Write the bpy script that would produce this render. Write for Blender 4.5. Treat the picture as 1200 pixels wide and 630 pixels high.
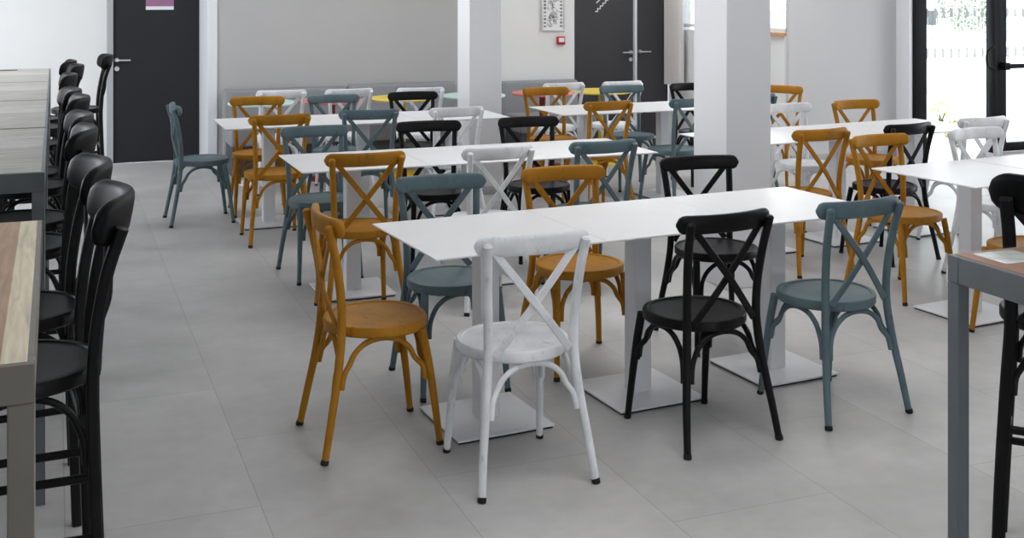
import bpy, bmesh, math, random
from mathutils import Vector, Matrix
random.seed(7)
R = math.radians
scene = bpy.context.scene
for o in list(bpy.data.objects):
    bpy.data.objects.remove(o)
C = scene.collection

# ------------------------------------------------------------------ camera
cam = bpy.data.objects.new('camera', bpy.data.cameras.new('camera'))
C.objects.link(cam)
cam.location = (0, 0, 1.714)
cam.rotation_euler = (R(90), 0, R(-21.5))
cam.data.sensor_width = 36
cam.data.lens = 40.8
cam.data.shift_y = -0.2708
cam.data.clip_end = 300
scene.camera = cam

# ------------------------------------------------------------------ world, daylight, exposure
world = bpy.data.worlds.new('daylight')
scene.world = world
world.use_nodes = True
bg = world.node_tree.nodes['Background']
bg.inputs[0].default_value = (0.90, 0.95, 1.0, 1)
bg.inputs[1].default_value = 16.0

sv = scene.view_settings
sv.view_transform = 'Standard'
sv.look = 'None'
sv.gamma = 1
sv.use_curve_mapping = False
sv.exposure = -1.42

def area(name, loc, rot, sx, sy, power, col):
    l = bpy.data.lights.new(name, 'AREA')
    l.shape = 'RECTANGLE'; l.size = sx; l.size_y = sy; l.energy = power; l.color = col
    o = bpy.data.objects.new(name, l); C.objects.link(o)
    o.location = loc; o.rotation_euler = rot
    return o
# daylight through the windows of the left wall (they face +X); unseen fill lights added at right and behind the viewer
WIN_L = [(6.4, 1.7), (9.6, 1.7)]
for i, (yc, w) in enumerate(WIN_L):
    area('window_and_fill_light', (-3.12, yc, 1.75), (0, R(-90), 0), 1.5, w, (50, 250)[i], (0.92, 0.96, 1.0))
area('window_and_fill_light', (2.6, -3.4, 1.6), (R(90), 0, 0), 3.0, 1.4, 36, (0.97, 0.98, 1.0))  # fill light added behind the viewer to lift surfaces facing the camera
area('window_and_fill_light', (11.85, 5.5, 1.5), (0, R(90), 0), 2.3, 4.0, 60, (1.0, 0.98, 0.95))  # weaker fill light added at the unseen right side
for lx, ly, pw, spd in ((2.4, 9.4, 70, 180), (6.0, 8.6, 105, 180), (3.0, 5.6, 48, 110), (6.0, 4.6, 55, 150), (1.8, 2.7, 40, 110), (6.0, 10.9, 45, 180)):  # unseen overhead fill lights added to brighten floor, tables and recess
    area('ceiling_fill_light', (lx, ly, 2.96), (0, 0, 0), 1.6, 1.6, pw, (1.0, .99, .98)).data.spread = R(spd)

# ------------------------------------------------------------------ materials
def lin(c):
    return tuple(((v/255)/12.92 if v/255 <= .04045 else ((v/255+.055)/1.055)**2.4) for v in c) + (1,)

def mat(name, rgb, rough=.5, metal=0, spec=.5, noise=0, nscale=20, coat=0):
    m = bpy.data.materials.new(name); m.use_nodes = True
    nt = m.node_tree; b = nt.nodes['Principled BSDF']
    b.inputs['Base Color'].default_value = lin(rgb)
    b.inputs['Roughness'].default_value = rough
    b.inputs['Metallic'].default_value = metal
    b.inputs['Specular IOR Level'].default_value = spec
    b.inputs['Coat Weight'].default_value = coat
    if noise:
        tc = nt.nodes.new('ShaderNodeTexCoord')
        n = nt.nodes.new('ShaderNodeTexNoise'); n.inputs['Scale'].default_value = nscale; n.inputs['Detail'].default_value = 5
        mr = nt.nodes.new('ShaderNodeMapRange'); mr.inputs[1].default_value = .3; mr.inputs[2].default_value = .7
        mr.inputs[3].default_value = 1-noise; mr.inputs[4].default_value = 1+noise
        hs = nt.nodes.new('ShaderNodeHueSaturation'); hs.inputs['Color'].default_value = lin(rgb)
        nt.links.new(tc.outputs['Object'], n.inputs['Vector'])
        nt.links.new(n.outputs['Fac'], mr.inputs[0])
        nt.links.new(mr.outputs[0], hs.inputs['Value'])
        nt.links.new(hs.outputs[0], b.inputs['Base Color'])
    return m

def paint(name, rgb, worn, amount, rough=.45, streak=.4):
    """chair lacquer with soft mottling and rubbed-through flecks"""
    m = mat(name, rgb, rough, spec=.14)
    nt = m.node_tree; b = nt.nodes['Principled BSDF']
    tc = nt.nodes.new('ShaderNodeTexCoord')
    oi = nt.nodes.new('ShaderNodeObjectInfo')
    ad = nt.nodes.new('ShaderNodeVectorMath'); ad.operation = 'ADD'
    cx = nt.nodes.new('ShaderNodeCombineXYZ')
    mu = nt.nodes.new('ShaderNodeMath'); mu.operation = 'MULTIPLY'; mu.inputs[1].default_value = 9
    nt.links.new(oi.outputs['Random'], mu.inputs[0])
    for k in range(3): nt.links.new(mu.outputs[0], cx.inputs[k])
    nt.links.new(tc.outputs['Object'], ad.inputs[0]); nt.links.new(cx.outputs[0], ad.inputs[1])
    n1 = nt.nodes.new('ShaderNodeTexNoise'); n1.inputs['Scale'].default_value = 9; n1.inputs['Detail'].default_value = 4
    nt.links.new(ad.outputs[0], n1.inputs['Vector'])
    mp = nt.nodes.new('ShaderNodeMapping'); mp.inputs['Scale'].default_value = (1, 1, streak)
    nt.links.new(ad.outputs[0], mp.inputs['Vector'])
    n2 = nt.nodes.new('ShaderNodeTexNoise'); n2.inputs['Scale'].default_value = 28; n2.inputs['Detail'].default_value = 6
    n2.inputs['Roughness'].default_value = .7
    nt.links.new(mp.outputs[0], n2.inputs['Vector'])
    r1 = nt.nodes.new('ShaderNodeMapRange'); r1.inputs[1].default_value = .3; r1.inputs[2].default_value = .7
    r1.inputs[3].default_value = .86; r1.inputs[4].default_value = 1.1
    nt.links.new(n1.outputs['Fac'], r1.inputs[0])
    hs = nt.nodes.new('ShaderNodeHueSaturation'); hs.inputs['Color'].default_value = lin(rgb)
    nt.links.new(r1.outputs[0], hs.inputs['Value'])
    r2 = nt.nodes.new('ShaderNodeMapRange'); r2.inputs[1].default_value = .57; r2.inputs[2].default_value = .70
    r2.inputs[3].default_value = 0; r2.inputs[4].default_value = amount
    nt.links.new(n2.outputs['Fac'], r2.inputs[0])
    mx = nt.nodes.new('ShaderNodeMix'); mx.data_type = 'RGBA'
    mx.inputs[7].default_value = lin(worn)
    nt.links.new(r2.outputs[0], mx.inputs[0]); nt.links.new(hs.outputs[0], mx.inputs[6])
    nt.links.new(mx.outputs[2], b.inputs['Base Color'])
    return m

M = {}
M['mustard'] = paint('mustard_paint', (174, 120, 34), (98, 62, 24), .6, .5)
M['teal'] = paint('blue_grey_paint', (98, 117, 123), (58, 74, 80), .5, .42)
M['black'] = paint('black_paint', (24, 24, 25), (52, 50, 48), .35, .38)
M['white'] = paint('white_paint', (230, 232, 235), (150, 151, 154), .5, .42)
M['foot'] = mat('black_rubber', (18, 18, 18), .7)
M['leather'] = mat('glossy_black_lacquer', (13, 14, 15), .42, spec=.10, noise=.15, nscale=15)
M['table'] = mat('white_laminate', (232, 232, 234), .38, noise=.015, nscale=6)
M['tabmetal'] = mat('white_powder_coat', (226, 227, 230), .45, noise=.02, nscale=12)
M['wall_white'] = mat('white_wall_paint', (226, 226, 226), .9, noise=.015, nscale=2)
M['wall_grey'] = mat('pale_grey_wall_paint', (196, 195, 196), .9, noise=.015, nscale=2)
M['ceiling'] = mat('ceiling_paint', (228, 228, 228), .9, noise=.01, nscale=2)
M['wall_mid'] = mat('mid_grey_wall_paint', (178, 177, 177), .9, noise=.015, nscale=2)
M['pillar'] = mat('pillar_paint', (224, 224, 227), .85, noise=.012, nscale=2)
M['door'] = mat('anthracite_door_laminate', (36, 37, 41), .55, spec=.3, noise=.04, nscale=3)
M['door_sheen'] = mat('door_laminate_with_sheen', (66, 65, 69), .55, spec=.3, noise=.04, nscale=3)  # door laminate lightened to hold its sheen in the colour
M['casing'] = mat('white_casing', (224, 226, 230), .5, noise=.01, nscale=5)
M['greycasing'] = mat('grey_casing', (168, 170, 172), .5, noise=.01, nscale=5)
M['steel'] = mat('brushed_steel', (205, 205, 207), .4, .55, noise=.05, nscale=30)
M['alu_black'] = mat('black_aluminium', (16, 16, 19), .5, spec=.12, noise=.05, nscale=10)
M['frame'] = mat('grey_steel_frame', (112, 117, 121), .4, .35, noise=.05, nscale=12)
M['frame_warm'] = mat('grey_taupe_steel_frame', (128, 122, 114), .4, .35, noise=.05, nscale=12)
M['banq'] = mat('grey_upholstery', (138, 140, 143), .75, noise=.06, nscale=40)
M['mint'] = mat('mint_tabletop', (196, 224, 214), .4, noise=.02, nscale=8)
M['red'] = mat('coral_tabletop', (206, 116, 104), .4, noise=.02, nscale=8)
M['darkred'] = mat('dark_red_metal', (128, 30, 36), .4, .2, noise=.03, nscale=12)
M['yellow'] = mat('yellow_tabletop', (232, 206, 84), .4, noise=.02, nscale=8)
M['yellowpost'] = mat('yellow_metal', (214, 180, 48), .4, .1, noise=.03, nscale=12)
M['purple'] = mat('purple_poster_print', (156, 106, 142), .6, noise=.03, nscale=9)
M['paper'] = mat('white_paper', (232, 232, 234), .6, noise=.01, nscale=9)
M['ink'] = mat('grey_ink', (120, 122, 126), .7, noise=.05, nscale=40)
M['alarmred'] = mat('alarm_red_plastic', (176, 32, 44), .4, noise=.02, nscale=12)
M['plastic'] = mat('white_plastic', (222, 224, 226), .4, noise=.01, nscale=12)
M['sill'] = mat('oak_sill', (196, 150, 110), .5, noise=.08, nscale=14)
M['outground'] = mat('pale_concrete_paving', (225, 225, 223), .9, noise=.04, nscale=3)
M['outwall'] = mat('cream_render', (226, 214, 204), .9, noise=.03, nscale=4)
M['hedge'] = mat('hedge_leaves', (120, 128, 104), .8, noise=.35, nscale=4)
M['shrub'] = mat('lime_leaves', (216, 220, 150), .7, noise=.25, nscale=12)
M['fencemetal'] = mat('grey_wire_fence', (140, 142, 146), .5, .5, noise=.05, nscale=12)
M['curtain'] = mat('grey_curtain_cloth', (214, 210, 208), .9, noise=.03, nscale=18)
M['resin'] = mat('clear_resin', (196, 204, 200), .12, noise=.2, nscale=18, coat=.5)
M['darkbox'] = mat('dark_grey_box', (70, 72, 76), .6, noise=.05, nscale=6)

def glass(name, fac, tint=(1, 1, 1, 1)):
    m = bpy.data.materials.new(name); m.use_nodes = True
    nt = m.node_tree; nt.nodes.clear()
    out = nt.nodes.new('ShaderNodeOutputMaterial'); mix = nt.nodes.new('ShaderNodeMixShader')
    t = nt.nodes.new('ShaderNodeBsdfTransparent'); g = nt.nodes.new('ShaderNodeBsdfGlossy')
    g.inputs['Roughness'].default_value = .02; t.inputs['Color'].default_value = tint
    lw = nt.nodes.new('ShaderNodeLayerWeight'); lw.inputs['Blend'].default_value = fac
    nt.links.new(lw.outputs['Fresnel'], mix.inputs[0]); nt.links.new(t.outputs[0], mix.inputs[1]); nt.links.new(g.outputs[0], mix.inputs[2])
    nt.links.new(mix.outputs[0], out.inputs[0])
    return m
M['glass'] = glass('clear_glass', .12, (.96, .98, .97, 1))
def frost():
    m = bpy.data.materials.new('frosted_film'); m.use_nodes = True
    nt = m.node_tree; nt.nodes.clear()
    out = nt.nodes.new('ShaderNodeOutputMaterial'); mix = nt.nodes.new('ShaderNodeMixShader')
    t = nt.nodes.new('ShaderNodeBsdfTransparent'); g = nt.nodes.new('ShaderNodeBsdfDiffuse')
    n = nt.nodes.new('ShaderNodeTexNoise'); n.inputs['Scale'].default_value = 60
    r = nt.nodes.new('ShaderNodeMapRange'); r.inputs[3].default_value = .60; r.inputs[4].default_value = .78
    nt.links.new(n.outputs['Fac'], r.inputs[0]); nt.links.new(r.outputs[0], mix.inputs[0])
    g.inputs['Color'].default_value = (.6, .6, .62, 1)
    nt.links.new(t.outputs[0], mix.inputs[1]); nt.links.new(g.outputs[0], mix.inputs[2]); nt.links.new(mix.outputs[0], out.inputs[0])
    return m
M['frost'] = frost()

def floor_mat():
    m = mat('grey_stone_tile', (158, 156, 154), .42, spec=.4)
    nt = m.node_tree; b = nt.nodes['Principled BSDF']
    tc = nt.nodes.new('ShaderNodeTexCoord')
    mp = nt.nodes.new('ShaderNodeMapping'); mp.inputs['Rotation'].default_value = (0, 0, R(90))
    mp.inputs['Location'].default_value = (-.36, -.03+.0, 0)
    br = nt.nodes.new('ShaderNodeTexBrick')
    br.inputs['Scale'].default_value = 1; br.inputs['Brick Width'].default_value = 1.22; br.inputs['Row Height'].default_value = .61
    br.inputs['Mortar Size'].default_value = .0022; br.inputs['Mortar Smooth'].default_value = .2; br.inputs['Bias'].default_value = 0
    br.inputs['Color1'].default_value = (.94, .94, .94, 1); br.inputs['Color2'].default_value = (1.04, 1.04, 1.04, 1); br.inputs['Mortar'].default_value = (.72, .71, .70, 1)
    n1 = nt.nodes.new('ShaderNodeTexNoise'); n1.inputs['Scale'].default_value = 1.6; n1.inputs['Detail'].default_value = 8; n1.inputs['Roughness'].default_value = .62
    n2 = nt.nodes.new('ShaderNodeTexNoise'); n2.inputs['Scale'].default_value = 14; n2.inputs['Detail'].default_value = 6
    cr = nt.nodes.new('ShaderNodeValToRGB')
    cr.color_ramp.elements[0].position = .34; cr.color_ramp.elements[0].color = lin((170, 169, 168))
    cr.color_ramp.elements[1].position = .66; cr.color_ramp.elements[1].color = lin((194, 193, 192))
    mx = nt.nodes.new('ShaderNodeMix'); mx.data_type = 'FLOAT'; mx.inputs[0].default_value = .25
    mm = nt.nodes.new('ShaderNodeMix'); mm.data_type = 'RGBA'; mm.blend_type = 'MULTIPLY'; mm.inputs[0].default_value = 1
    nt.links.new(tc.outputs['Object'], mp.inputs[0]); nt.links.new(mp.outputs[0], br.inputs['Vector'])
    nt.links.new(tc.outputs['Object'], n1.inputs[0]); nt.links.new(tc.outputs['Object'], n2.inputs[0])
    nt.links.new(n1.outputs['Fac'], mx.inputs[2]); nt.links.new(n2.outputs['Fac'], mx.inputs[3])
    nt.links.new(mx.outputs[0], cr.inputs[0])
    nt.links.new(cr.outputs[0], mm.inputs[6]); nt.links.new(br.outputs['Color'], mm.inputs[7])
    nt.links.new(mm.outputs[2], b.inputs['Base Color'])
    rr = nt.nodes.new('ShaderNodeMapRange'); rr.inputs[3].default_value = .36; rr.inputs[4].default_value = .52
    nt.links.new(n2.outputs['Fac'], rr.inputs[0]); nt.links.new(rr.outputs[0], b.inputs['Roughness'])
    return m
M['floor'] = floor_mat()

def wood(name, cols, plank, grain=(1, 12), rough=.45, along='Y', off=0, cyc=False):
    """planks of one timber colour each, with fine grain"""
    m = mat(name, cols[0], rough)
    nt = m.node_tree; b = nt.nodes['Principled BSDF']
    tc = nt.nodes.new('ShaderNodeTexCoord'); sp = nt.nodes.new('ShaderNodeSeparateXYZ')
    nt.links.new(tc.outputs['Object'], sp.inputs[0])
    across, alongo = ('X', 'Y') if along == 'Y' else ('Y', 'X')
    dv = nt.nodes.new('ShaderNodeMath'); dv.operation = 'MULTIPLY_ADD'; dv.inputs[1].default_value = 1/plank; dv.inputs[2].default_value = off
    nt.links.new(sp.outputs[across], dv.inputs[0])
    fl = nt.nodes.new('ShaderNodeMath'); fl.operation = 'FLOOR'; nt.links.new(dv.outputs[0], fl.inputs[0])
    wn = nt.nodes.new('ShaderNodeTexWhiteNoise'); wn.noise_dimensions = '1D'; nt.links.new(fl.outputs[0], wn.inputs['W'])
    cr = nt.nodes.new('ShaderNodeValToRGB'); cr.color_ramp.interpolation = 'CONSTANT'
    e = cr.color_ramp.elements
    while len(e) < len(cols): e.new(.5)
    for k, c in enumerate(cols):
        e[k].position = k/len(cols); e[k].color = lin(c)
    if cyc:
        md = nt.nodes.new('ShaderNodeMath'); md.operation = 'FLOORED_MODULO'; md.inputs[1].default_value = len(cols)
        d2 = nt.nodes.new('ShaderNodeMath'); d2.operation = 'MULTIPLY_ADD'; d2.inputs[1].default_value = 1/len(cols); d2.inputs[2].default_value = .05
        nt.links.new(fl.outputs[0], md.inputs[0]); nt.links.new(md.outputs[0], d2.inputs[0]); nt.links.new(d2.outputs[0], cr.inputs[0])
    else:
        nt.links.new(wn.outputs['Value'], cr.inputs[0])
    mp = nt.nodes.new('ShaderNodeMapping')
    s = (grain[1], grain[0], 1) if along == 'Y' else (grain[0], grain[1], 1)
    mp.inputs['Scale'].default_value = s
    nt.links.new(tc.outputs['Object'], mp.inputs[0])
    n = nt.nodes.new('ShaderNodeTexNoise'); n.inputs['Scale'].default_value = 4; n.inputs['Detail'].default_value = 7; n.inputs['Distortion'].default_value = .8
    nt.links.new(mp.outputs[0], n.inputs[0])
    mr = nt.nodes.new('ShaderNodeMapRange'); mr.inputs[1].default_value = .3; mr.inputs[2].default_value = .7; mr.inputs[3].default_value = .72; mr.inputs[4].default_value = 1.18
    nt.links.new(n.outputs['Fac'], mr.inputs[0])
    hs = nt.nodes.new('ShaderNodeHueSaturation'); nt.links.new(cr.outputs[0], hs.inputs['Color']); nt.links.new(mr.outputs[0], hs.inputs['Value'])
    nt.links.new(hs.outputs[0], b.inputs['Base Color'])
    return m
M['greywood'] = wood('grey_washed_oak', [(190, 186, 179), (206, 202, 196), (178, 173, 166)], .36, (1.2, 9), along='X')
M['stripwood'] = wood('mixed_timber_strips', [(196, 158, 120), (252, 238, 206), (226, 194, 152), (176, 138, 102), (248, 226, 186)], .052, (1, 14), off=0, cyc=True)
M['darkwood'] = wood('brown_timber', [(122, 88, 68), (140, 100, 78)], .14, (1, 9))

# ------------------------------------------------------------------ mesh helpers
class MB:
    def __init__(s): s.bm = bmesh.new()
    def box(s, x0, x1, y0, y1, z0, z1, bevel=0, seg=2):
        v = bmesh.ops.create_cube(s.bm, size=1)['verts']
        bmesh.ops.scale(s.bm, vec=(x1-x0, y1-y0, z1-z0), verts=v)
        bmesh.ops.translate(s.bm, vec=((x0+x1)/2, (y0+y1)/2, (z0+z1)/2), verts=v)
        if bevel:
            ed = list({e for q in v for e in q.link_edges})
            bmesh.ops.bevel(s.bm, geom=ed, offset=bevel, segments=seg, affect='EDGES', profile=.5)
        return s
    def rings(s, rings, closed_ring=True, cap=True):
        vs = [[s.bm.verts.new(p) for p in r] for r in rings]
        n = len(vs[0])
        for a, b in zip(vs, vs[1:]):
            for k in range(n if closed_ring else n-1):
                s.bm.faces.new((a[k], a[(k+1) % n], b[(k+1) % n], b[k]))
        if cap:
            s.bm.faces.new(list(reversed(vs[0]))); s.bm.faces.new(vs[-1])
        return s
    def tube(s, pts, rad, n=10):
        pts = [Vector(p) for p in pts]
        rads = rad if isinstance(rad, (list, tuple)) else [rad]*len(pts)
        rings = []; ref = None
        for i, p in enumerate(pts):
            t = (pts[min(i+1, len(pts)-1)]-pts[max(i-1, 0)]).normalized()
            if ref is None:
                ref = Vector((1, 0, 0)) if abs(t.x) < .9 else Vector((0, 1, 0))
            u = (ref-t*ref.dot(t)).normalized(); w = t.cross(u); ref = u
            rings.append([p+(u*math.cos(2*math.pi*k/n)+w*math.sin(2*math.pi*k/n))*rads[i] for k in range(n)])
        return s.rings(rings)
    def strip(s, pts, width, thick, normal, b=.003):
        """flat bar: width across, thickness along normal"""
        pts = [Vector(p) for p in pts]; nrm = Vector(normal)
        rings = []
        for i, p in enumerate(pts):
            t = (pts[min(i+1, len(pts)-1)]-pts[max(i-1, 0)]).normalized()
            w = t.cross(nrm).normalized(); nn = w.cross(t).normalized()
            hw, ht = width/2, thick/2
            sec = [(hw-b, -ht), (hw, -ht+b), (hw, ht-b), (hw-b, ht), (-hw+b, ht), (-hw, ht-b), (-hw, -ht+b), (-hw+b, -ht)]
            rings.append([p+w*a+nn*c for a, c in sec])
        return s.rings(rings)
    def lathe(s, prof, cx=0, cy=0, n=32):
        return s.rings([[(cx+r*math.cos(2*math.pi*k/n), cy+r*math.sin(2*math.pi*k/n), z) for k in range(n)] for r, z in prof])
    def build(s, name, m, parent=None, smooth=True, sharp=38):
        bmesh.ops.recalc_face_normals(s.bm, faces=s.bm.faces)
        if smooth:
            for f in s.bm.faces: f.smooth = True
            for e in s.bm.edges:
                if len(e.link_faces) == 2 and e.calc_face_angle(0) > R(sharp): e.smooth = False
        me = bpy.data.meshes.new(name); s.bm.to_mesh(me); s.bm.free()
        me.materials.append(m)
        o = bpy.data.objects.new(name, me); C.objects.link(o)
        if parent: o.parent = parent
        return o

def crom(pts, per=6):
    """Catmull-Rom through 3-D points"""
    P = [Vector(p) for p in pts]; P = [P[0]*2-P[1]]+P+[P[-1]*2-P[-2]]
    out = []
    for i in range(1, len(P)-2):
        for k in range(per):
            t = k/per
            out.append(.5*((2*P[i])+(P[i+1]-P[i-1])*t+(2*P[i-1]-5*P[i]+4*P[i+1]-P[i+2])*t*t+(3*P[i]-P[i-1]-3*P[i+1]+P[i+2])*t**3))
    out.append(P[-2]); return out

def tag(o, label, cat, group=None, kind=None):
    o['label'] = label; o['category'] = cat
    if group: o['group'] = group
    if kind: o['kind'] = kind
    return o
def thing(name, label, cat, loc=(0, 0, 0), rz=0, group=None):
    o = bpy.data.objects.new(name, None); C.objects.link(o); o.empty_display_size = .1
    o.location = loc; o.rotation_euler = (0, 0, R(rz))
    return tag(o, label, cat, group)
def struct(o):
    o['kind'] = 'structure'; return o
def dup(root, loc, rz, label, group=None):
    r = root.copy(); C.objects.link(r); r.location = loc; r.rotation_euler = (0, 0, R(rz)); r['label'] = label
    if group: r['group'] = group
    for ch in list(root.children):
        c = ch.copy(); C.objects.link(c); c.parent = r
        for g in list(ch.children):
            d = g.copy(); C.objects.link(d); d.parent = c
    return r

# ------------------------------------------------------------------ room shell
m = MB(); m.box(-3.3, 12.2, -3.6, 12.5, -.12, 0); struct(m.build('floor', M['floor'], smooth=False))
m = MB(); m.box(-3.3, 12.2, -3.6, 12.6, 3.0, 3.15); struct(m.build('ceiling', M['ceiling'], smooth=False))
# left wall with three window openings
m = MB(); y = -3.6
for yc, w in WIN_L:
    m.box(-3.35, -3.2, y, yc-w/2, 0, 3.0); m.box(-3.35, -3.2, yc-w/2, yc+w/2, 0, 1.0); m.box(-3.35, -3.2, yc-w/2, yc+w/2, 2.5, 3.0); y = yc+w/2
m.box(-3.35, -3.2, y, 12.4, 0, 3.0)
struct(m.build('wall_left', M['wall_white'], smooth=False))
m = MB(); m.box(-3.35, 1.1, -3.6, -3.45, 0, 3); m.box(4.1, 12.2, -3.6, -3.45, 0, 3); m.box(1.1, 4.1, -3.6, -3.45, 0, .9); m.box(1.1, 4.1, -3.6, -3.45, 2.3, 3)  # opening behind the viewer added to let in fill light
struct(m.build('wall_front', M['wall_white'], smooth=False))
m = MB(); m.box(12.0, 12.2, -3.6, 3.5, 0, 3); m.box(12.0, 12.2, 7.5, 9.8, 0, 3); m.box(12.0, 12.2, 3.5, 7.5, 2.65, 3); m.box(12.0, 12.2, 3.5, 7.5, 0, .35)  # opening in the unseen right wall added as a light source
struct(m.build('wall_right', M['wall_white'], smooth=False))
# back wall beside the first door, white and set back
m = MB(); m.box(-3.35, .48, 12.25, 12.4, 0, 3); m.box(.48, 1.42, 12.25, 12.4, 2.12, 3); m.box(1.37, 1.42, 12.25, 12.4, 0, 2.12)
struct(m.build('wall_back', M['wall_white'], smooth=False))
# nearer pale grey stretch behind the banquettes
m = MB(); m.box(1.46, 4.1, 11.5, 12.4, 0, 3)
struct(m.build('wall_middle', M['wall_mid'], smooth=False))
m = MB(); m.box(4.1, 5.26, 11.5, 12.4, 0, 3)
struct(m.build('wall_centre', M['wall_white'], smooth=False))
m = MB(); m.box(5.26, 5.58, 12.25, 12.4, 0, 3); m.box(5.58, 6.82, 12.25, 12.4, 2.12, 3)
struct(m.build('wall_recess', M['wall_white'], smooth=False))
# side wall of the recess with a high window, then the grey wall up to the entrance
m = MB(); m.box(6.82, 7.0, 9.84, 12.4, 0, 1.27); m.box(6.82, 7.0, 9.84, 12.4, 2.45, 3); m.box(6.82, 7.0, 12.0, 12.4, 1.27, 2.45)
struct(m.build('wall_side', M['wall_white'], smooth=False))
m = MB(); m.box(6.84, 8.19, 9.8, 9.84, 0, 3)
struct(m.build('wall_grey', M['wall_grey'], smooth=False))
m = MB(); m.box(8.17, 8.21, 9.6, 10.0, 0, 3); struct(m.build('trim_1', M['casing'], smooth=False))
m = MB(); m.box(8.21, 12.2, 9.6, 9.75, 2.5, 3); m.box(11.0, 12.2, 9.6, 9.75, 0, 2.5); struct(m.build('wall_entrance', M['wall_white'], smooth=False))
w = struct(MB().box(6.87, 6.93, 9.86, 12.0, 1.30, 1.34, .004).box(6.87, 6.93, 9.86, 12.0, 2.41, 2.45, .004).box(6.87, 6.93, 11.96, 12.0, 1.3, 2.45, .004).box(6.87, 6.93, 9.86, 9.9, 1.3, 2.45, .004).box(6.87, 6.93, 10.9, 10.95, 1.3, 2.45, .004).build('window_1', M['casing']))
MB().box(6.896, 6.904, 9.9, 11.96, 1.34, 2.41).build('window_pane', M['glass'], w)
MB().box(6.78, 6.87, 9.84, 10.9, 1.262, 1.30, .004).build('window_sill', M['sill'], w)
# baseboards
struct(MB().box(-3.2, .475, 12.235, 12.25, 0, .07, .003).build('baseboard_back', M['greycasing']))
struct(MB().box(1.47, 5.255, 11.487, 11.5, 0, .07, .003).build('baseboard_middle', M['greycasing']))
struct(MB().box(6.86, 8.165, 9.787, 9.8, 0, .07, .003).build('baseboard_right', M['greycasing']))

# pillars
m = MB(); m.box(3.59, 3.89, 5.75, 6.12, 0, 3.0, .004, 1); tag(struct(m.build('trim_2', M['pillar'])), 'wide white square pillar between the middle table rows', 'pillar')
o = bpy.data.objects['trim_2']; o.name = 'pillar'
m = MB(); m.box(3.24, 3.53, 9.2, 9.51, 0, 3.0, .004, 1); o = struct(m.build('pillar', M['pillar'])); tag(o, 'narrow white pillar at the end of the back left table row', 'pillar')
MB().box(3.23, 3.54, 9.19, 9.52, 0, .07, .003).build('base_trim', M['greycasing'], o)

# door 1 (left): anthracite leaf, casings, handle
d = struct(MB().box(.54, 1.37, 12.19, 12.24, .006, 2.10, .003, 1).build('door_1', M['door']))
MB().box(.48, .54, 12.17, 12.26, 0, 2.14, .003, 1).build('door_frame', M['greycasing'], d)
MB().box(.48, 1.42, 12.17, 12.26, 2.10, 2.16, .003, 1).build('door_frame', M['greycasing'], d)
struct(MB().box(1.372, 1.462, 11.49, 12.165, 0, 3.0, .003, 1).build('trim_2', M['casing']))
def lever(x, y, z, dirn, parent, withkey=True):
    m = MB(); m.tube([(x, y, z), (x, y-.02, z), (x, y-.05, z)], [.024, .022, .010], 14)
    m.tube(crom([(x, y-.045, z), (x+dirn*.02, y-.055, z), (x+dirn*.07, y-.055, z), (x+dirn*.125, y-.053, z)], 4), .009, 10)
    m.build('door_handle', M['steel'], parent)
    if withkey:
        MB().tube([(x, y, z-.085), (x, y-.008, z-.085)], .023, 16).build('keyhole_plate', M['steel'], parent)
lever(.575, 12.19, 1.03, 1, d)

# door 2: unequal double door with a bright steel edge strip
d2 = struct(MB().box(5.585, 6.335, 12.19, 12.24, .006, 2.10, .003, 1).build('door_2', M['door_sheen']))
MB().box(6.385, 6.80, 12.19, 12.24, .006, 2.10, .003, 1).build('door_leaf', M['door_sheen'], d2)
MB().box(6.345, 6.376, 12.165, 12.235, .006, 2.10, .003, 1).build('edge_strip', M['casing'], d2)
MB().box(5.58, 6.82, 12.17, 12.26, 2.10, 2.16, .003, 1).build('door_frame', M['door_sheen'], d2)
lever(6.30, 12.19, 1.0, -1, d2)
lever(6.42, 12.19, 1.005, 1, d2, False)

# glazed entrance: posts, panes, leaf with pull handle and push bar
e = struct(MB().box(8.212, 8.38, 9.58, 9.70, 0, 2.5, .004).box(8.38, 10.9, 9.58, 9.70, 2.40, 2.5, .004).build('window_2', M['alu_black']))
MB().box(9.27, 9.335, 9.58, 9.70, 0, 2.4, .004).build('mullion', M['alu_black'], e)
MB().box(8.38, 9.27, 9.636, 9.644, .05, 2.4).build('window_pane', M['glass'], e)
d3 = struct(MB().box(9.34, 9.45, 9.59, 9.66, .01, 2.39, .004).box(10.45, 10.57, 9.59, 9.66, .01, 2.39, .004).box(9.44, 10.45, 9.59, 9.66, 2.27, 2.39, .004).box(9.44, 10.45, 9.59, 9.66, .01, .10, .004).build('door_3', M['alu_black']))
MB().box(9.44, 10.45, 9.625, 9.633, .10, 2.27).build('door_pane', M['glass'], d3)
MB().box(9.36, 10.5, 9.52, 9.55, .895, .945, .006).box(9.36, 9.44, 9.52, 9.60, .88, .96, .006).box(10.44, 10.52, 9.52, 9.60, .88, .96, .006).build('push_bar', M['alu_black'], d3)
MB().tube(crom([(9.275, 9.585, 1.12), (9.23, 9.55, 1.12), (9.15, 9.54, 1.10), (9.13, 9.54, 1.01), (9.15, 9.54, .92), (9.23, 9.55, .90), (9.275, 9.585, .90)], 4), .011, 8).build('pull_handle', M['alu_black'], e)
for x0, x1, par, yy in ((8.38, 9.27, e, 9.634), (9.45, 10.45, d3, 9.623)):
    for zc, hh in ((1.07, .055), (1.49, .05)):
        m = MB(); n = int((x1-x0)/.105)
        for k in range(n):
            xx = x0+.03+k*.105; m.box(xx, xx+.04, yy-.001, yy, zc-hh, zc+hh)
        m.build('frosted_dashes', M['frost'], par, smooth=False)

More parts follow.
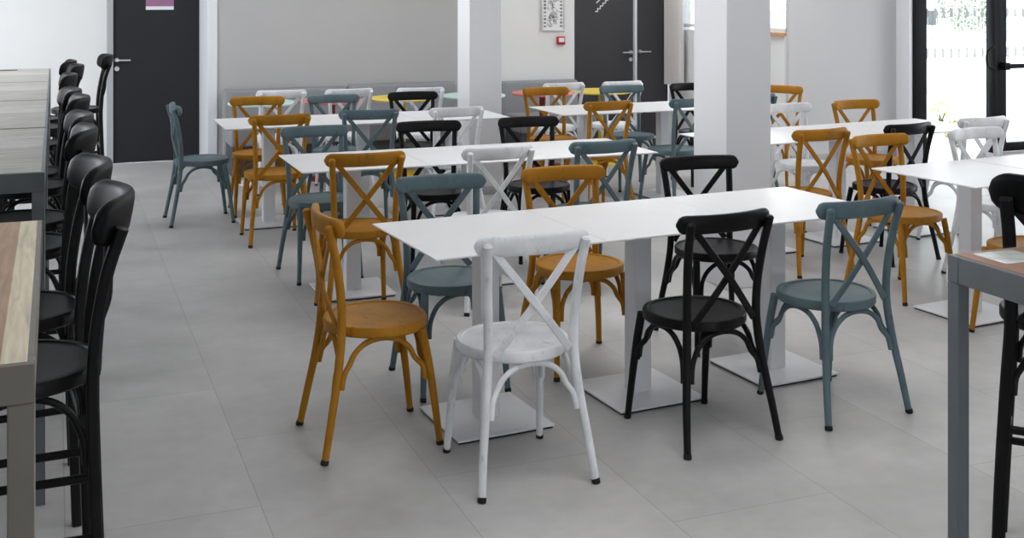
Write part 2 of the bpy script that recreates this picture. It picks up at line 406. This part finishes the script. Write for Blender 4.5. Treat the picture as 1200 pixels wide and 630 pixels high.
# ------------------------------------------------------------------ cross-back chair
SEATZ = .468
def seat_outline(n=40, inset=0, w=.042):
    out = []
    a, bf, bb, cy = .205-inset, .19-inset, .205-inset, .03
    for k in range(n):
        t = 2*math.pi*k/n; c, s_ = math.cos(t), math.sin(t)
        if s_ >= 0:
            x, y = a*math.copysign(abs(c)**.92, c), cy+bf*abs(s_)**.92
        else:
            x, y = a*math.copysign(abs(c)**.8, c), cy-bb*abs(s_)**.8
            x *= 1-.24*(max(0, (cy-y)/bb))**1.5
        out.append((x, y))
    return out
def seat_bm(z):
    m = MB()
    prof = [(.03, z-.040), (.008, z-.040), (.001, z-.034), (0, z-.008), (.004, z-.001), (.010, z), (.020, z), (.0235, z-.0045), (.06, z-.006), (.12, z-.007)]
    return m.rings([[(x, y, zz) for x, y in seat_outline(44, i)] for i, zz in prof])

def crest_bm(z0, z1, half, thick, bow, y_mid, lean=.05, end=.022):
    """bowed, rounded top rail: ends sweep forward (+y)"""
    m = MB(); rings = []; N = 26; h = (z1-z0)/2; zc = (z0+z1)/2
    for i in range(N+1):
        u = -1+2*i/N
        u = math.sin(u*math.pi/2)*.35+u*.65
        x = u*half; y = y_mid+bow*(u*u)
        dy = 2*bow*u/half; tx = Vector((1, dy, 0)).normalized(); nx = Vector((-tx.y, tx.x, 0))
        d = half*(1-abs(u)); k = 1 if d > h else math.sqrt(max(0.02, 1-((h-d)/h)**2))
        hh = h*k; ht = thick/2*(1 if d > end else math.sqrt(max(.04, 1-((end-d)/end)**2)))
        ring = []
        for q in range(16):
            t = 2*math.pi*q/16; c, s_ = math.cos(t), math.sin(t)
            a = ht*math.copysign(abs(c)**.65, c); zz = hh*math.copysign(abs(s_)**.55, s_)
            p = Vector((x, y, zc))+nx*a+Vector((0, 0, zz)); p.y -= lean*zz
            ring.append(p)
        rings.append(ring)
    return m.rings(rings)

def arch_pts(A, B, ztop, zlow, inset, n=7):
    """inverted U between two legs given as functions of z"""
    a0, b0 = A(zlow), B(zlow); a1, b1 = A(zlow+.05), B(zlow+.05)
    at, bt = A(ztop), B(ztop)
    def mv(p, q, k): return p+(q-p).normalized()*k
    pts = [mv(a0, b0, inset), mv(a1, b1, inset+.002)]
    L = (bt-at).length
    for t in (.18, .42, .68, .9):
        ang = t*math.pi/2
        pts.append(Vector((*(mv(at, bt, inset+.006+(1-math.cos(ang))*(L*.36)).xy), a1.z+(ztop-a1.z)*math.sin(ang))))
    pts.append(Vector((*((at+bt)/2).xy, ztop+.002)))
    for t in (.9, .68, .42, .18):
        ang = t*math.pi/2
        pts.append(Vector((*(mv(bt, at, inset+.006+(1-math.cos(ang))*(L*.36)).xy), a1.z+(ztop-a1.z)*math.sin(ang))))
    pts += [mv(b1, a1, inset+.002), mv(b0, a0, inset)]
    return crom(pts, 3)

def lerp_path(pts):
    P = [Vector(p) for p in pts]
    def f(z):
        for a, b in zip(P, P[1:]):
            lo, hi = sorted((a.z, b.z))
            if lo-1e-6 <= z <= hi+1e-6:
                t = (z-a.z)/(b.z-a.z); return a.lerp(b, t)
        return P[0].copy() if z < P[0].z else P[-1].copy()
    return f

def make_chair(colour, name, label, loc, rz):
    pm = M[colour]
    t = thing(name, label, 'chair', loc, rz, 'crossback dining chairs')
    seat_bm(SEATZ).build('seat', pm, t)
    rear = {}; front = {}
    for s in (-1, 1):
        ctl = [(s*.212, -.225, 0), (s*.197, -.198, .14), (s*.176, -.168, .30), (s*.162, -.150, .45), (s*.163, -.152, .58), (s*.172, -.172, .72), (s*.183, -.205, .852)]
        pts = crom(ctl, 5); rear[s] = lerp_path(pts)
        rads = [.0135+.003*min(1, p.z/.35) for p in pts]
        m = MB(); m.tube(pts+[pts[-1]+Vector((0, -.001, .006))], rads+[.010], 12)
        o = m.build('back_post', pm, t)
        MB().tube([(s*.213, -.226, 0), (s*.212, -.225, .006), (s*.2105, -.222, .016)], [.0145, .0155, .0152], 12).build('foot_cap', M['foot'], o)
        ctl = [(s*.188, .225, 0), (s*.180, .207, .15), (s*.172, .186, .30), (s*.163, .160, .437)]
        pts = crom(ctl, 5); front[s] = lerp_path(pts)
        m = MB(); m.tube(pts, [.0125+.0045*min(1, p.z/.36) for p in pts], 12)
        o = m.build('front_leg', pm, t)
        MB().tube([(s*.189, .226, 0), (s*.188, .225, .006), (s*.187, .222, .016)], [.0135, .0145, .0142], 12).build('foot_cap', M['foot'], o)
    for A, B in ((rear[-1], rear[1]), (front[-1], front[1]), (rear[-1], front[-1]), (rear[1], front[1])):
        pts = arch_pts(A, B, .419, .252, .022)
        MB().tube(pts, [.0105]*len(pts), 10).build('arch_brace', pm, t)
    for s in (-1, 1):
        a = Vector((s*.150, -.183, .822)); b = Vector((-s*.140, -.158, .462))
        mid = Vector((0, -.188+(.006 if s > 0 else -.006), .635))
        MB().strip(crom([a, a.lerp(mid, .5)+Vector((0, -.003, 0)), mid, b.lerp(mid, .45)+Vector((0, -.004, 0)), b], 4), .028, .011, (0, 1, 0)).build('cross_slat', pm, t)
    crest_bm(.808, .880, .215, .030, .046, -.200).build('crest_rail', pm, t)
    return t

NEAR, FARS = 0, 180
chairs = [
 # colour, x, y, rz, label
 ('mustard', 1.13, 4.375, -89, 'mustard crossback chair at the left head of the nearest table row'),
 ('white', 1.545, 3.885, 0, 'worn white crossback chair nearest the viewer, back turned, at the nearest table'),
 ('black', 2.35, 3.965, 5, 'black crossback chair seen from behind, between white and blue-grey chairs at the nearest tables'),
 ('teal', 3.005, 4.008, 5, 'blue-grey crossback chair seen from behind at right end of the nearest table row'),
 ('teal', 1.626, 4.862, 178, 'blue-grey crossback chair facing the viewer across the nearest table, behind its left end'),
 ('mustard', 2.25, 4.895, 178, 'mustard crossback chair facing the viewer behind the middle of the nearest table row'),
 ('black', 3.02, 4.96, 174, 'black crossback chair facing the viewer before the wide pillar'),
 ('mustard', 1.51, 6.06, -2, 'mustard crossback chair seen from behind at left end of the second table row'),
 ('white', 2.22, 6.03, 4, 'white crossback chair seen from behind at the middle of the second table row'),
 ('teal', 2.86, 6.045, 3, 'blue-grey crossback chair seen from behind at right end of the second table row'),
 ('teal', 1.505, 6.985, 182, 'blue-grey crossback chair facing the viewer across left end of the second table row'),
 ('black', 2.227, 6.99, 175, 'black crossback chair facing the viewer across the middle of the second table row'),
 ('black', 2.925, 6.985, 177, 'black crossback chair facing the viewer across right end of the second table row'),
 ('mustard', 1.42, 8.09, 2, 'mustard crossback chair seen from behind at left end of the back left table row'),
 ('teal', 2.09, 8.19, -6, 'blue-grey crossback chair seen from behind at the middle of the back left table row'),
 ('white', 2.7, 8.14, 4, 'white crossback chair seen from behind at right end of the back left table row'),
 ('mustard', 1.478, 9.145, 174, 'mustard crossback chair facing the viewer across left end of the back left table row'),
 ('teal', 2.10, 9.11, 180, 'blue-grey crossback chair facing the viewer across the middle of the back left table row'),
 ('black', 2.765, 9.13, 177, 'black crossback chair facing the viewer across right end of the back left table row'),
 ('teal', 1.005, 8.95, -89, 'blue-grey crossback chair in profile at left head of the back left row, before dark door'),
 ('white', 1.8, 10.05, -3, 'white crossback chair by the banquette, leftmost of three in front of the left banquettes'),
 ('white', 2.35, 9.97, 3, 'white crossback chair by the banquette at the coral table, behind a blue-grey chair'),
 ('white', 2.98, 9.87, -4, 'white crossback chair by the banquette at the yellow table, behind a black chair'),
 ('mustard', 3.965, 9.125, 176, 'mustard crossback chair facing the viewer at left end of the back right row'),
 ('mustard', 3.92, 8.145, 5, 'mustard crossback chair seen from behind at the back right row, left of its column'),
 ('teal', 4.69, 9.10, 177, 'blue-grey crossback chair facing the viewer across the back right row before the double door'),
 ('white', 4.92, 9.87, 4, 'white crossback chair in front of the dark double door beside the yellow round table'),
 ('white', 4.33, 9.89, 4, 'white crossback chair at the coral table left of the double door'),
 ('teal', 4.6, 8.12, 13, 'blue-grey crossback chair seen from behind at back right row, just left of wide pillar'),
 ('black', 5.40, 9.10, 177, 'black crossback chair facing the viewer before the curtain, just left of wide pillar'),
 ('teal', 5.3, 8.25, 5, 'blue-grey crossback chair mostly hidden by the wide pillar at the back right row'),
 ('mustard', 4.33, 6.06, 5, 'mustard crossback chair seen from behind just right of the wide pillar'),
 ('mustard', 5.736, 7.17, 180, 'mustard crossback chair facing the viewer across the right table row, against grey wall'),
 ('mustard', 5.86, 8.62, 128, 'mustard crossback chair turned askew beside wide pillar beneath the small window'),
 ('white', 5.107, 7.13, 186, 'white crossback chair facing the viewer across the right table row beside the wide pillar'),
 ('black', 5.02, 6.1, 9, 'black crossback chair seen from behind at the right table row before entrance post'),
 ('mustard', 4.49, 5.345, 184, 'mustard crossback chair facing the viewer behind left end of the right foreground table'),
 ('white', 5.26, 5.40, 184, 'white crossback chair facing the viewer behind right foreground table before the entrance glass'),
 ('white', 5.752, 6.22, 3, 'white crossback chair seen from behind by the entrance door post, behind another white chair'),
 ('mustard', 4.50, 4.38, 4, 'mustard crossback chair at near side of right foreground table, behind the black bar stool'),
]
protos = {}
for colour, x, y, rz, label in chairs:
    if colour in protos: dup(protos[colour], (x, y, 0), rz, label)
    else: protos[colour] = make_chair(colour, 'dining_chair', label, (x, y, 0), rz)

# ------------------------------------------------------------------ white pedestal tables
def make_table(label, loc, rz, group):
    t = thing('pedestal_table', label, 'table', loc, rz, group)
    m = MB(); s = .356
    m.rings([[(a*k, b*k, z) for a, b in ((-1, -1), (1, -1), (1, 1), (-1, 1))] for k, z in ((s-.02, .738), (s, .744), (s, .7485), (s-.0015, .75))])
    m.build('tabletop', M['table'], t, smooth=False)
    m = MB(); m.box(-.042, .042, -.042, .042, .013, .735, .003, 1).box(-.13, .13, -.13, .13, .728, .738, .002, 1); m.build('column', M['tabmetal'], t)
    b = MB().box(-.206, .206, -.206, .206, .008, .0165, .002, 1).build('base_plate', M['tabmetal'], t)
    MB().box(-.200, .200, -.200, .200, 0, .008, .001, 1).build('base_pad', M['foot'], b)
    return t
tabs = [
 (1.6075, 4.37, 4, 'white square pedestal table at left end of the nearest row, beside the mustard head chair', 'nearest table row'),
 (2.32, 4.42, 4, 'white square pedestal table in the middle of the nearest row, behind the black chair', 'nearest table row'),
 (3.0325, 4.47, 4, 'white square pedestal table at right end of the nearest row, before wide pillar', 'nearest table row'),
 (1.584, 6.52, 0, 'white square pedestal table at left end of the second row', 'second table row'),
 (2.2995, 6.52, 0, 'white square pedestal table in the middle of the second row', 'second table row'),
 (3.014, 6.52, 0, 'white square pedestal table at right end of the second row, left of wide pillar', 'second table row'),
 (1.47, 8.65, 0, 'white square pedestal table at left end of the back left row before the dark door', 'back left table row'),
 (2.185, 8.65, 0, 'white square pedestal table in the middle of the back left row', 'back left table row'),
 (2.90, 8.65, 0, 'white square pedestal table at right end of the back left row by the narrow pillar', 'back left table row'),
 (4.053, 8.64, 0, 'white square pedestal table at left end of the back right row, right of narrow pillar', 'back right table row'),
 (4.768, 8.64, 0, 'white square pedestal table at right end of the back right row before double door', 'back right table row'),
 (4.327, 6.595, 4.4, 'white square pedestal table of the right row, partly hidden behind the wide pillar', 'right table row'),
 (5.04, 6.65, 4.4, 'white square pedestal table in the middle of the right row behind black chair', 'right table row'),
 (5.753, 6.705, 4.4, 'white square pedestal table at right end of the right row by the glazed entrance', 'right table row'),
 (4.54, 4.86, 5.15, 'white square pedestal table in right foreground behind the grey steel bar table', 'right foreground tables'),
 (5.26, 4.925, 5.15, 'white square pedestal table cut by the right edge of the photo', 'right foreground tables'),
]
tp = None
for x, y, rz, label, grp in tabs:
    if tp is None: tp = make_table(label, (x, y, 0), rz, grp)
    else: dup(tp, (x, y, 0), rz, label, grp)

# ------------------------------------------------------------------ banquettes and round tables
for x0, x1, zt, label in ((1.50, 2.70, .77, 'grey upholstered banquette beside the dark left door, left of two'), (2.72, 3.84, .785, 'grey upholstered banquette left of the narrow pillar, behind yellow and mint tables'), (4.36, 5.22, .77, 'grey upholstered banquette right of narrow pillar, behind the coral table')):
    t = thing('banquette', label, 'bench', ((x0+x1)/2, 11.2, 0), 0, 'banquettes along the back wall'); hw = (x1-x0)/2
    MB().box(-hw, hw, .10, .26, .06, zt, .03, 3).build('backrest', M['banq'], t)
    MB().box(-hw, hw, -.36, .10, .28, .45, .025, 3).build('seat', M['banq'], t)
    MB().box(-hw+.02, hw-.02, -.32, .24, 0, .28, .004, 1).build('plinth', M['darkbox'], t)

def round_table(x, top, post, label):
    t = thing('round_table', label, 'table', (x, 10.5, 0), 0, 'small coloured round tables by the banquettes')
    MB().lathe([(.28, .70), (.302, .705), (.307, .715), (.302, .724), (.29, .725)], n=40).build('tabletop', M[top], t)
    MB().lathe([(.033, .02), (.033, .695), (.09, .70)], n=20).build('column', M[post], t)
    MB().lathe([(.21, 0), (.21, .008), (.19, .014), (.04, .026)], n=36).build('base_plate', M[post], t)
round_table(1.73, 'mint', 'tabmetal', 'round mint table before the left banquette, behind mustard chair')
round_table(2.36, 'red', 'darkred', 'round coral table with dark red post before the left banquettes')
round_table(3.03, 'yellow', 'yellowpost', 'round yellow table before the banquette left of narrow pillar')
round_table(3.74, 'mint', 'tabmetal', 'round mint table half hidden by the narrow pillar')
round_table(4.46, 'red', 'darkred', 'round coral table before the banquette right of narrow pillar')
round_table(5.10, 'yellow', 'yellowpost', 'round yellow table with yellow post in front of the dark double door')

# ------------------------------------------------------------------ bar tables
def bar_table(label, x0, x1, y0, y1, top, frame, group=None, slot=False, z=1.10, resin=False, inset=0, w=.042):
    cx, cy = (x0+x1)/2, (y0+y1)/2; hx, hy = (x1-x0)/2, (y1-y0)/2
    t = thing('bar_table', label, 'table', (cx, cy, 0), 0, group)
    m = MB()
    m.box(-hx, hx, -hy, -hy+w, z-.055, z+.0105, .002, 1).box(-hx, hx, hy-w, hy, z-.055, z+.0105, .002, 1)
    m.box(-hx, -hx+w, -hy+w, hy-w, z-.055, z+.0105, .002, 1).box(hx-w, hx, -hy+w, hy-w, z-.055, z+.0105, .002, 1)
    m.build('apron_frame', M[frame], t)
    for sx in (-1, 1):
        for sy in (-1, 1):
            xa, ya = sx*(hx-w/2-(inset if sy > 0 else 0)), sy*(hy-w/2)
            MB().box(xa-w/2, xa+w/2, ya-w/2, ya+w/2, .006, z-.0551, .002, 1).box(xa-w/2, xa+w/2, ya-w/2, ya+w/2, 0, .006).build('leg', M[frame], t)
    MB().box(-hx+.012, hx-.012, -hy+.012, hy-.012, z-.003, z+.012, .001, 1).build('tabletop', M[top], t)
    if slot:
        MB().box(-.16, .13, hy-.17, hy-.135, z+.012, z+.016, .001, 1).build('cable_flap', M['foot'], t)
    if resin:
        MB().box(-hx+.05, -hx+.17, hy-.14, hy-.03, z+.010, z+.0145, .003, 1).build('resin_inlay', M['resin'], t)
    return t
bar_table('bar table of multi-coloured timber strips in the left foreground', -.76, -.03, 2.04, 3.31, 'stripwood', 'frame_warm', inset=.28)
g = 'grey-washed bar tables along the left'
b2 = bar_table('grey-washed bar table nearest the timber strip bar table', -.76, -.03, 4.18, 5.54, 'greywood', 'frame', g)
MB().box(.12, .155, -.655, -.62, .99, 1.045, .003).box(.125, .15, -.65, -.625, .95, .99, .003).build('cable_clip', M['steel'], b2)
bar_table('grey-washed bar table, second in the left line from the front', -.76, -.03, 5.555, 6.96, 'greywood', 'frame', g)
bar_table('grey-washed bar table, third in the left line from the front', -.76, -.03, 6.97, 8.36, 'greywood', 'frame', g)
bar_table('grey-washed bar table with black cable slot at far end of left line', -.76, -.03, 8.37, 9.80, 'greywood', 'frame', g, slot=True)
bar_table('grey steel framed bar table with brown wood top in right foreground', 2.03, 3.5, .9, 2.25, 'darkwood', 'frame', resin=True, z=1.062, w=.036)

# ------------------------------------------------------------------ bar stools
def make_stool(label, loc, rz):
    t = thing('bar_stool', label, 'stool', loc, rz, 'black crossback bar stools')
    z = .775; pm = M['black']
    seat_bm(z).build('seat', pm, t)
    rear = {}; front = {}
    for s in (-1, 1):
        ctl = [(s*.205, -.170, 0), (s*.195, -.160, .30), (s*.180, -.150, .58), (s*.168, -.147, .76), (s*.168, -.155, .88), (s*.172, -.180, 1.02), (s*.180, -.215, 1.13)]
        pts = crom(ctl, 5); rear[s] = lerp_path(pts)
        MB().strip(pts, .036, .030, (0, 1, 0), .006).build('back_post', pm, t)
        ctl = [(s*.200, .235, 0), (s*.187, .210, .30), (s*.172, .18, .58), (s*.163, .16, .742)]
        pts = crom(ctl, 5); front[s] = lerp_path(pts)
        MB().tube(pts, [.0135+.004*min(1, p.z/.6) for p in pts], 12).build('front_leg', pm, t)
    for A, B in ((rear[-1], rear[1]), (front[-1], front[1]), (rear[-1], front[-1]), (rear[1], front[1])):
        pts = arch_pts(A, B, .727, .56, .021); MB().tube(pts, .0095, 8).build('arch_brace', pm, t)
    for A, B, zz in ((rear[-1], rear[1], .46), (front[-1], front[1], .30), (rear[-1], front[-1], .38), (rear[1], front[1], .38)):
        MB().tube([A(zz), A(zz).lerp(B(zz), .5), B(zz)], .012, 10).build('foot_rung', pm, t)
    for s in (-1, 1):
        a = Vector((s*.150, -.192, 1.095)); b = Vector((-s*.145, -.160, .77)); mid = Vector((0, -.186+(.006 if s > 0 else -.006), .925))
        MB().strip(crom([a, a.lerp(mid, .5), mid, b.lerp(mid, .45), b], 4), .030, .012, (0, 1, 0)).build('cross_slat', pm, t)
    crest_bm(1.085, 1.20, .225, .036, .085, -.232, lean=.18, end=.03).build('crest_rail', M['leather'], t)
    return t
sl = [
 (-.06, 3.20, 'black bar stool nearest the viewer, beside the timber strip bar table'),
 (-.09, 3.77, 'black bar stool second nearest the viewer, with rounded crest at left'),
 (-.10, 4.72, 'black bar stool at the nearest grey-washed bar table, third from the viewer'),
 (-.10, 5.24, 'black bar stool fourth from the viewer along the left bar tables'),
 (-.09, 6.13, 'black bar stool fifth from the viewer along the left bar tables'),
 (-.12, 6.58, 'black bar stool sixth from the viewer along the left bar tables'),
 (-.12, 7.80, 'black bar stool seventh from the viewer along the left bar tables'),
 (-.06, 8.75, 'black bar stool eighth from the viewer along the left bar tables'),
 (-.10, 9.32, 'black bar stool at far end of the left line of bar tables'),
]
x, y, label = sl[0]
sp = make_stool(label, (x, y, 0), 90)
for k, (x, y, label) in enumerate(sl[1:]):
    dup(sp, (x, y, 0), 90+(4, -3, 2, -2, 3, 0, 2, -4)[k], label)
dup(sp, (.19, 10.04, 0), 92, 'black bar stool standing in profile between bar line and the dark left door')
for y, label in ((4.66, 'black bar stool added for darkness on far side of left bar tables, nearest of four'), (5.13, 'black bar stool added for darkness on far side of left bar tables, second of four'), (6.0, 'black bar stool added for darkness on far side of left bar tables, third of four'), (6.65, 'black bar stool added for darkness on far side of left bar tables, last of four')):
    dup(sp, (-.72, y, 0), -90, label)  # stools added to darken the gap under the bar tables
dup(sp, (2.775, 2.555, 0), -46, 'black bar stool at the right edge beside the grey steel framed bar table')

# ------------------------------------------------------------------ things on the walls and doors
t = thing('poster', 'purple poster with white bottom strip stuck on the dark left door', 'poster', (.985, 12.188, 1.71))
MB().box(-.135, .135, -.0015, 0, -.145, .19).build('print', M['purple'], t, smooth=False)
MB().box(-.135, .135, -.0015, 0, -.18, -.1455).build('white_strip', M['paper'], t, smooth=False)
MB().strip([(-.10, -.002, -.015), (-.09, -.002, .03), (-.11, -.002, .05)], .012, .001, (0, 1, 0), .0003).build('white_mark', M['paper'], t)
t = thing('evacuation_plan', 'silver framed evacuation plan on white wall left of the double door', 'sign', (5.0, 11.49, 1.5))
MB().box(-.14, .14, -.012, .008, -.215, -.195, .003).box(-.14, .14, -.012, .008, .195, .215, .003).box(-.14, -.12, -.012, .008, -.195, .195, .003).box(.12, .14, -.012, .008, -.195, .195, .003).build('frame', M['steel'], t)
MB().box(-.12, .12, -.004, .006, -.195, .195).build('plan_sheet', M['paper'], t, smooth=False)
m = MB(); rr = random.Random(3)
for k in range(9):
    for s in (-1, 1):
        m.box(s*.095-.014, s*.095+.014, -.0055, -.004, -.17+k*.038, -.17+k*.038+rr.uniform(.012, .028))
m.build('plan_legend', M['ink'], t, smooth=False); m = MB()
for k in range(60):
    xx = rr.uniform(-.068, .045); zz = rr.uniform(-.17, .16); ww = rr.uniform(.012, .035)
    m.box(xx, xx+ww, -.0055, -.004, zz, zz+.005); m.box(xx, xx+.004, -.0055, -.004, zz, zz+.03)
m.build('plan_drawing', M['ink'], t, smooth=False)
t = thing('alarm_call_point', 'small red and white alarm call point on white wall below the framed plan', 'alarm', (5.09, 11.49, 1.185))
MB().box(-.045, .045, -.03, .008, -.045, .045, .006).build('housing', M['alarmred'], t)
MB().box(-.032, .032, -.033, -.030, -.018, .030, .001, 1).build('break_glass', M['plastic'], t)
t = thing('staircase_sign', 'white zigzag staircase pictogram on the dark double door', 'sign', (5.94, 12.188, 1.56))
m = MB()
for k in range(6):
    a, b = -.10+.034*k, -.085+.032*k
    m.box(a, a+.038, -.0015, 0, b, b+.014); m.box(a+.024, a+.038, -.0015, 0, b, b+.046)
m.build('stair_line', M['paper'], t, smooth=False)
MB().strip([(-.085, -.001, .02), (.0, -.001, .10), (.02, -.001, .12)], .014, .001, (0, 1, 0), .0003).build('arrow', M['paper'], t)
t = thing('wall_socket', 'white socket box low on white wall behind the profile bar stool', 'socket', (.30, 12.245, .35))
MB().box(-.07, .07, -.02, .004, -.10, .10, .006).build('housing', M['plastic'], t)
MB().tube([(0, -.018, .045), (0, -.024, .045)], .026, 20).tube([(0, -.018, -.045), (0, -.024, -.045)], .026, 20).build('outlet', M['greycasing'], t)
t = thing('curtain', 'grey pleated curtain hanging between the double door and the window', 'curtain', (6.74, 11.93, 0))
m = MB(); rings = []
pts = [(.05*math.sin(k*1.25)*.4, -.19+.40*k/40) for k in range(41)]
outer = [(a-.006, b) for a, b in pts]+[(a+.006, b) for a, b in reversed(pts)]
m.rings([[(a, b, z) for a, b in outer] for z in (.62, 1.2, 1.8, 2.5)])
m.build('cloth', M['curtain'], t)
MB().tube([(0, -.28, 2.52), (0, 0, 2.52), (0, .26, 2.52)], .012, 10).build('curtain_rail', M['steel'], t)

# ------------------------------------------------------------------ outside the entrance
m = MB(); m.box(7.0, 80, 9.75, 90, -.16, -.03); struct(m.build('ground', M['outground'], smooth=False))
def leafball(name, loc, rx, rz_, n, size, material, label, seed):
    rr = random.Random(seed); t = thing(name, label, 'plant', loc)
    m = MB()
    for k in range(n):
        a = rr.uniform(0, 2*math.pi); u = rr.uniform(-1, 1); q = rr.uniform(.55, 1)
        p = Vector((math.cos(a)*math.sqrt(1-u*u)*rx*q, math.sin(a)*math.sqrt(1-u*u)*rx*q, rz_*(1.15+u*q)))
        d1 = Vector((rr.uniform(-1, 1), rr.uniform(-1, 1), rr.uniform(-.3, 1))).normalized()*size; d2 = d1.cross(Vector((rr.uniform(-1, 1), rr.uniform(-1, 1), .3))).normalized()*size*.45
        vs = [m.bm.verts.new(p+v) for v in (-d1, d2, d1, -d2)]; m.bm.faces.new(vs)
    m.build('foliage', material, t, smooth=False)
    m = MB()
    for k in range(5):
        a = k*1.3; m.tube([(0, 0, 0), (math.cos(a)*rx*.25, math.sin(a)*rx*.25, rz_*.6), (math.cos(a)*rx*.5, math.sin(a)*rx*.5, rz_*1.2)], [.012, .009, .004], 6)
    m.build('stem', M['hedge'], t)
leafball('shrub', (10.9, 12.2, -.03), .15, .15, 60, .04, M['shrub'], 'lime green shrub outside behind the left entrance pane', 1)
leafball('shrub', (9.3, 10.15, -.03), .13, .15, 60, .035, M['shrub'], 'low green plant just outside the entrance glass, behind white chairs', 2)
t = thing('garden_wall', 'low cream wall across the paving outside the entrance', 'wall', (14.6, 16.2, -.03), 18)
MB().box(-1.3, 1.3, -.1, .1, 0, .55, .01).build('wall_body', M['outwall'], t)
MB().box(-1.33, 1.33, -.13, .13, .55, .60, .008).build('coping', M['outground'], t)
t = thing('wire_fence', 'grey bar fence far outside beyond the paving', 'fence', (30.5, 31.6, -.03), -18)
m = MB()
for k in range(34): m.tube([(-2.0+k*.12, 0, 0), (-2.0+k*.12, 0, 1), (-2.0+k*.12, 0, 2.2)], .018, 6)
m.build('bars', M['fencemetal'], t)
MB().box(-2.05, 2.05, -.02, .02, .3, .36).box(-2.05, 2.05, -.02, .02, 1.9, 1.96).build('rail', M['fencemetal'], t)
leafball('hedge', (31.2, 33.4, -.03), 1.3, 1.15, 900, .11, M['hedge'], 'loose grey-green bush behind the bar fence outside', 3)
t = thing('utility_box', 'dark grey utility box outside left of the bar fence', 'box', (29.0, 32.9, -.03), -22)
MB().box(-.17, .17, -.12, .12, .55, 1.05, .01).build('housing', M['darkbox'], t)
MB().box(-.19, .19, -.14, .14, 1.05, 1.09, .008).build('lid', M['fencemetal'], t)
MB().tube([(0, 0, 0), (0, 0, .3), (0, 0, .55)], .04, 10).build('post', M['fencemetal'], t)
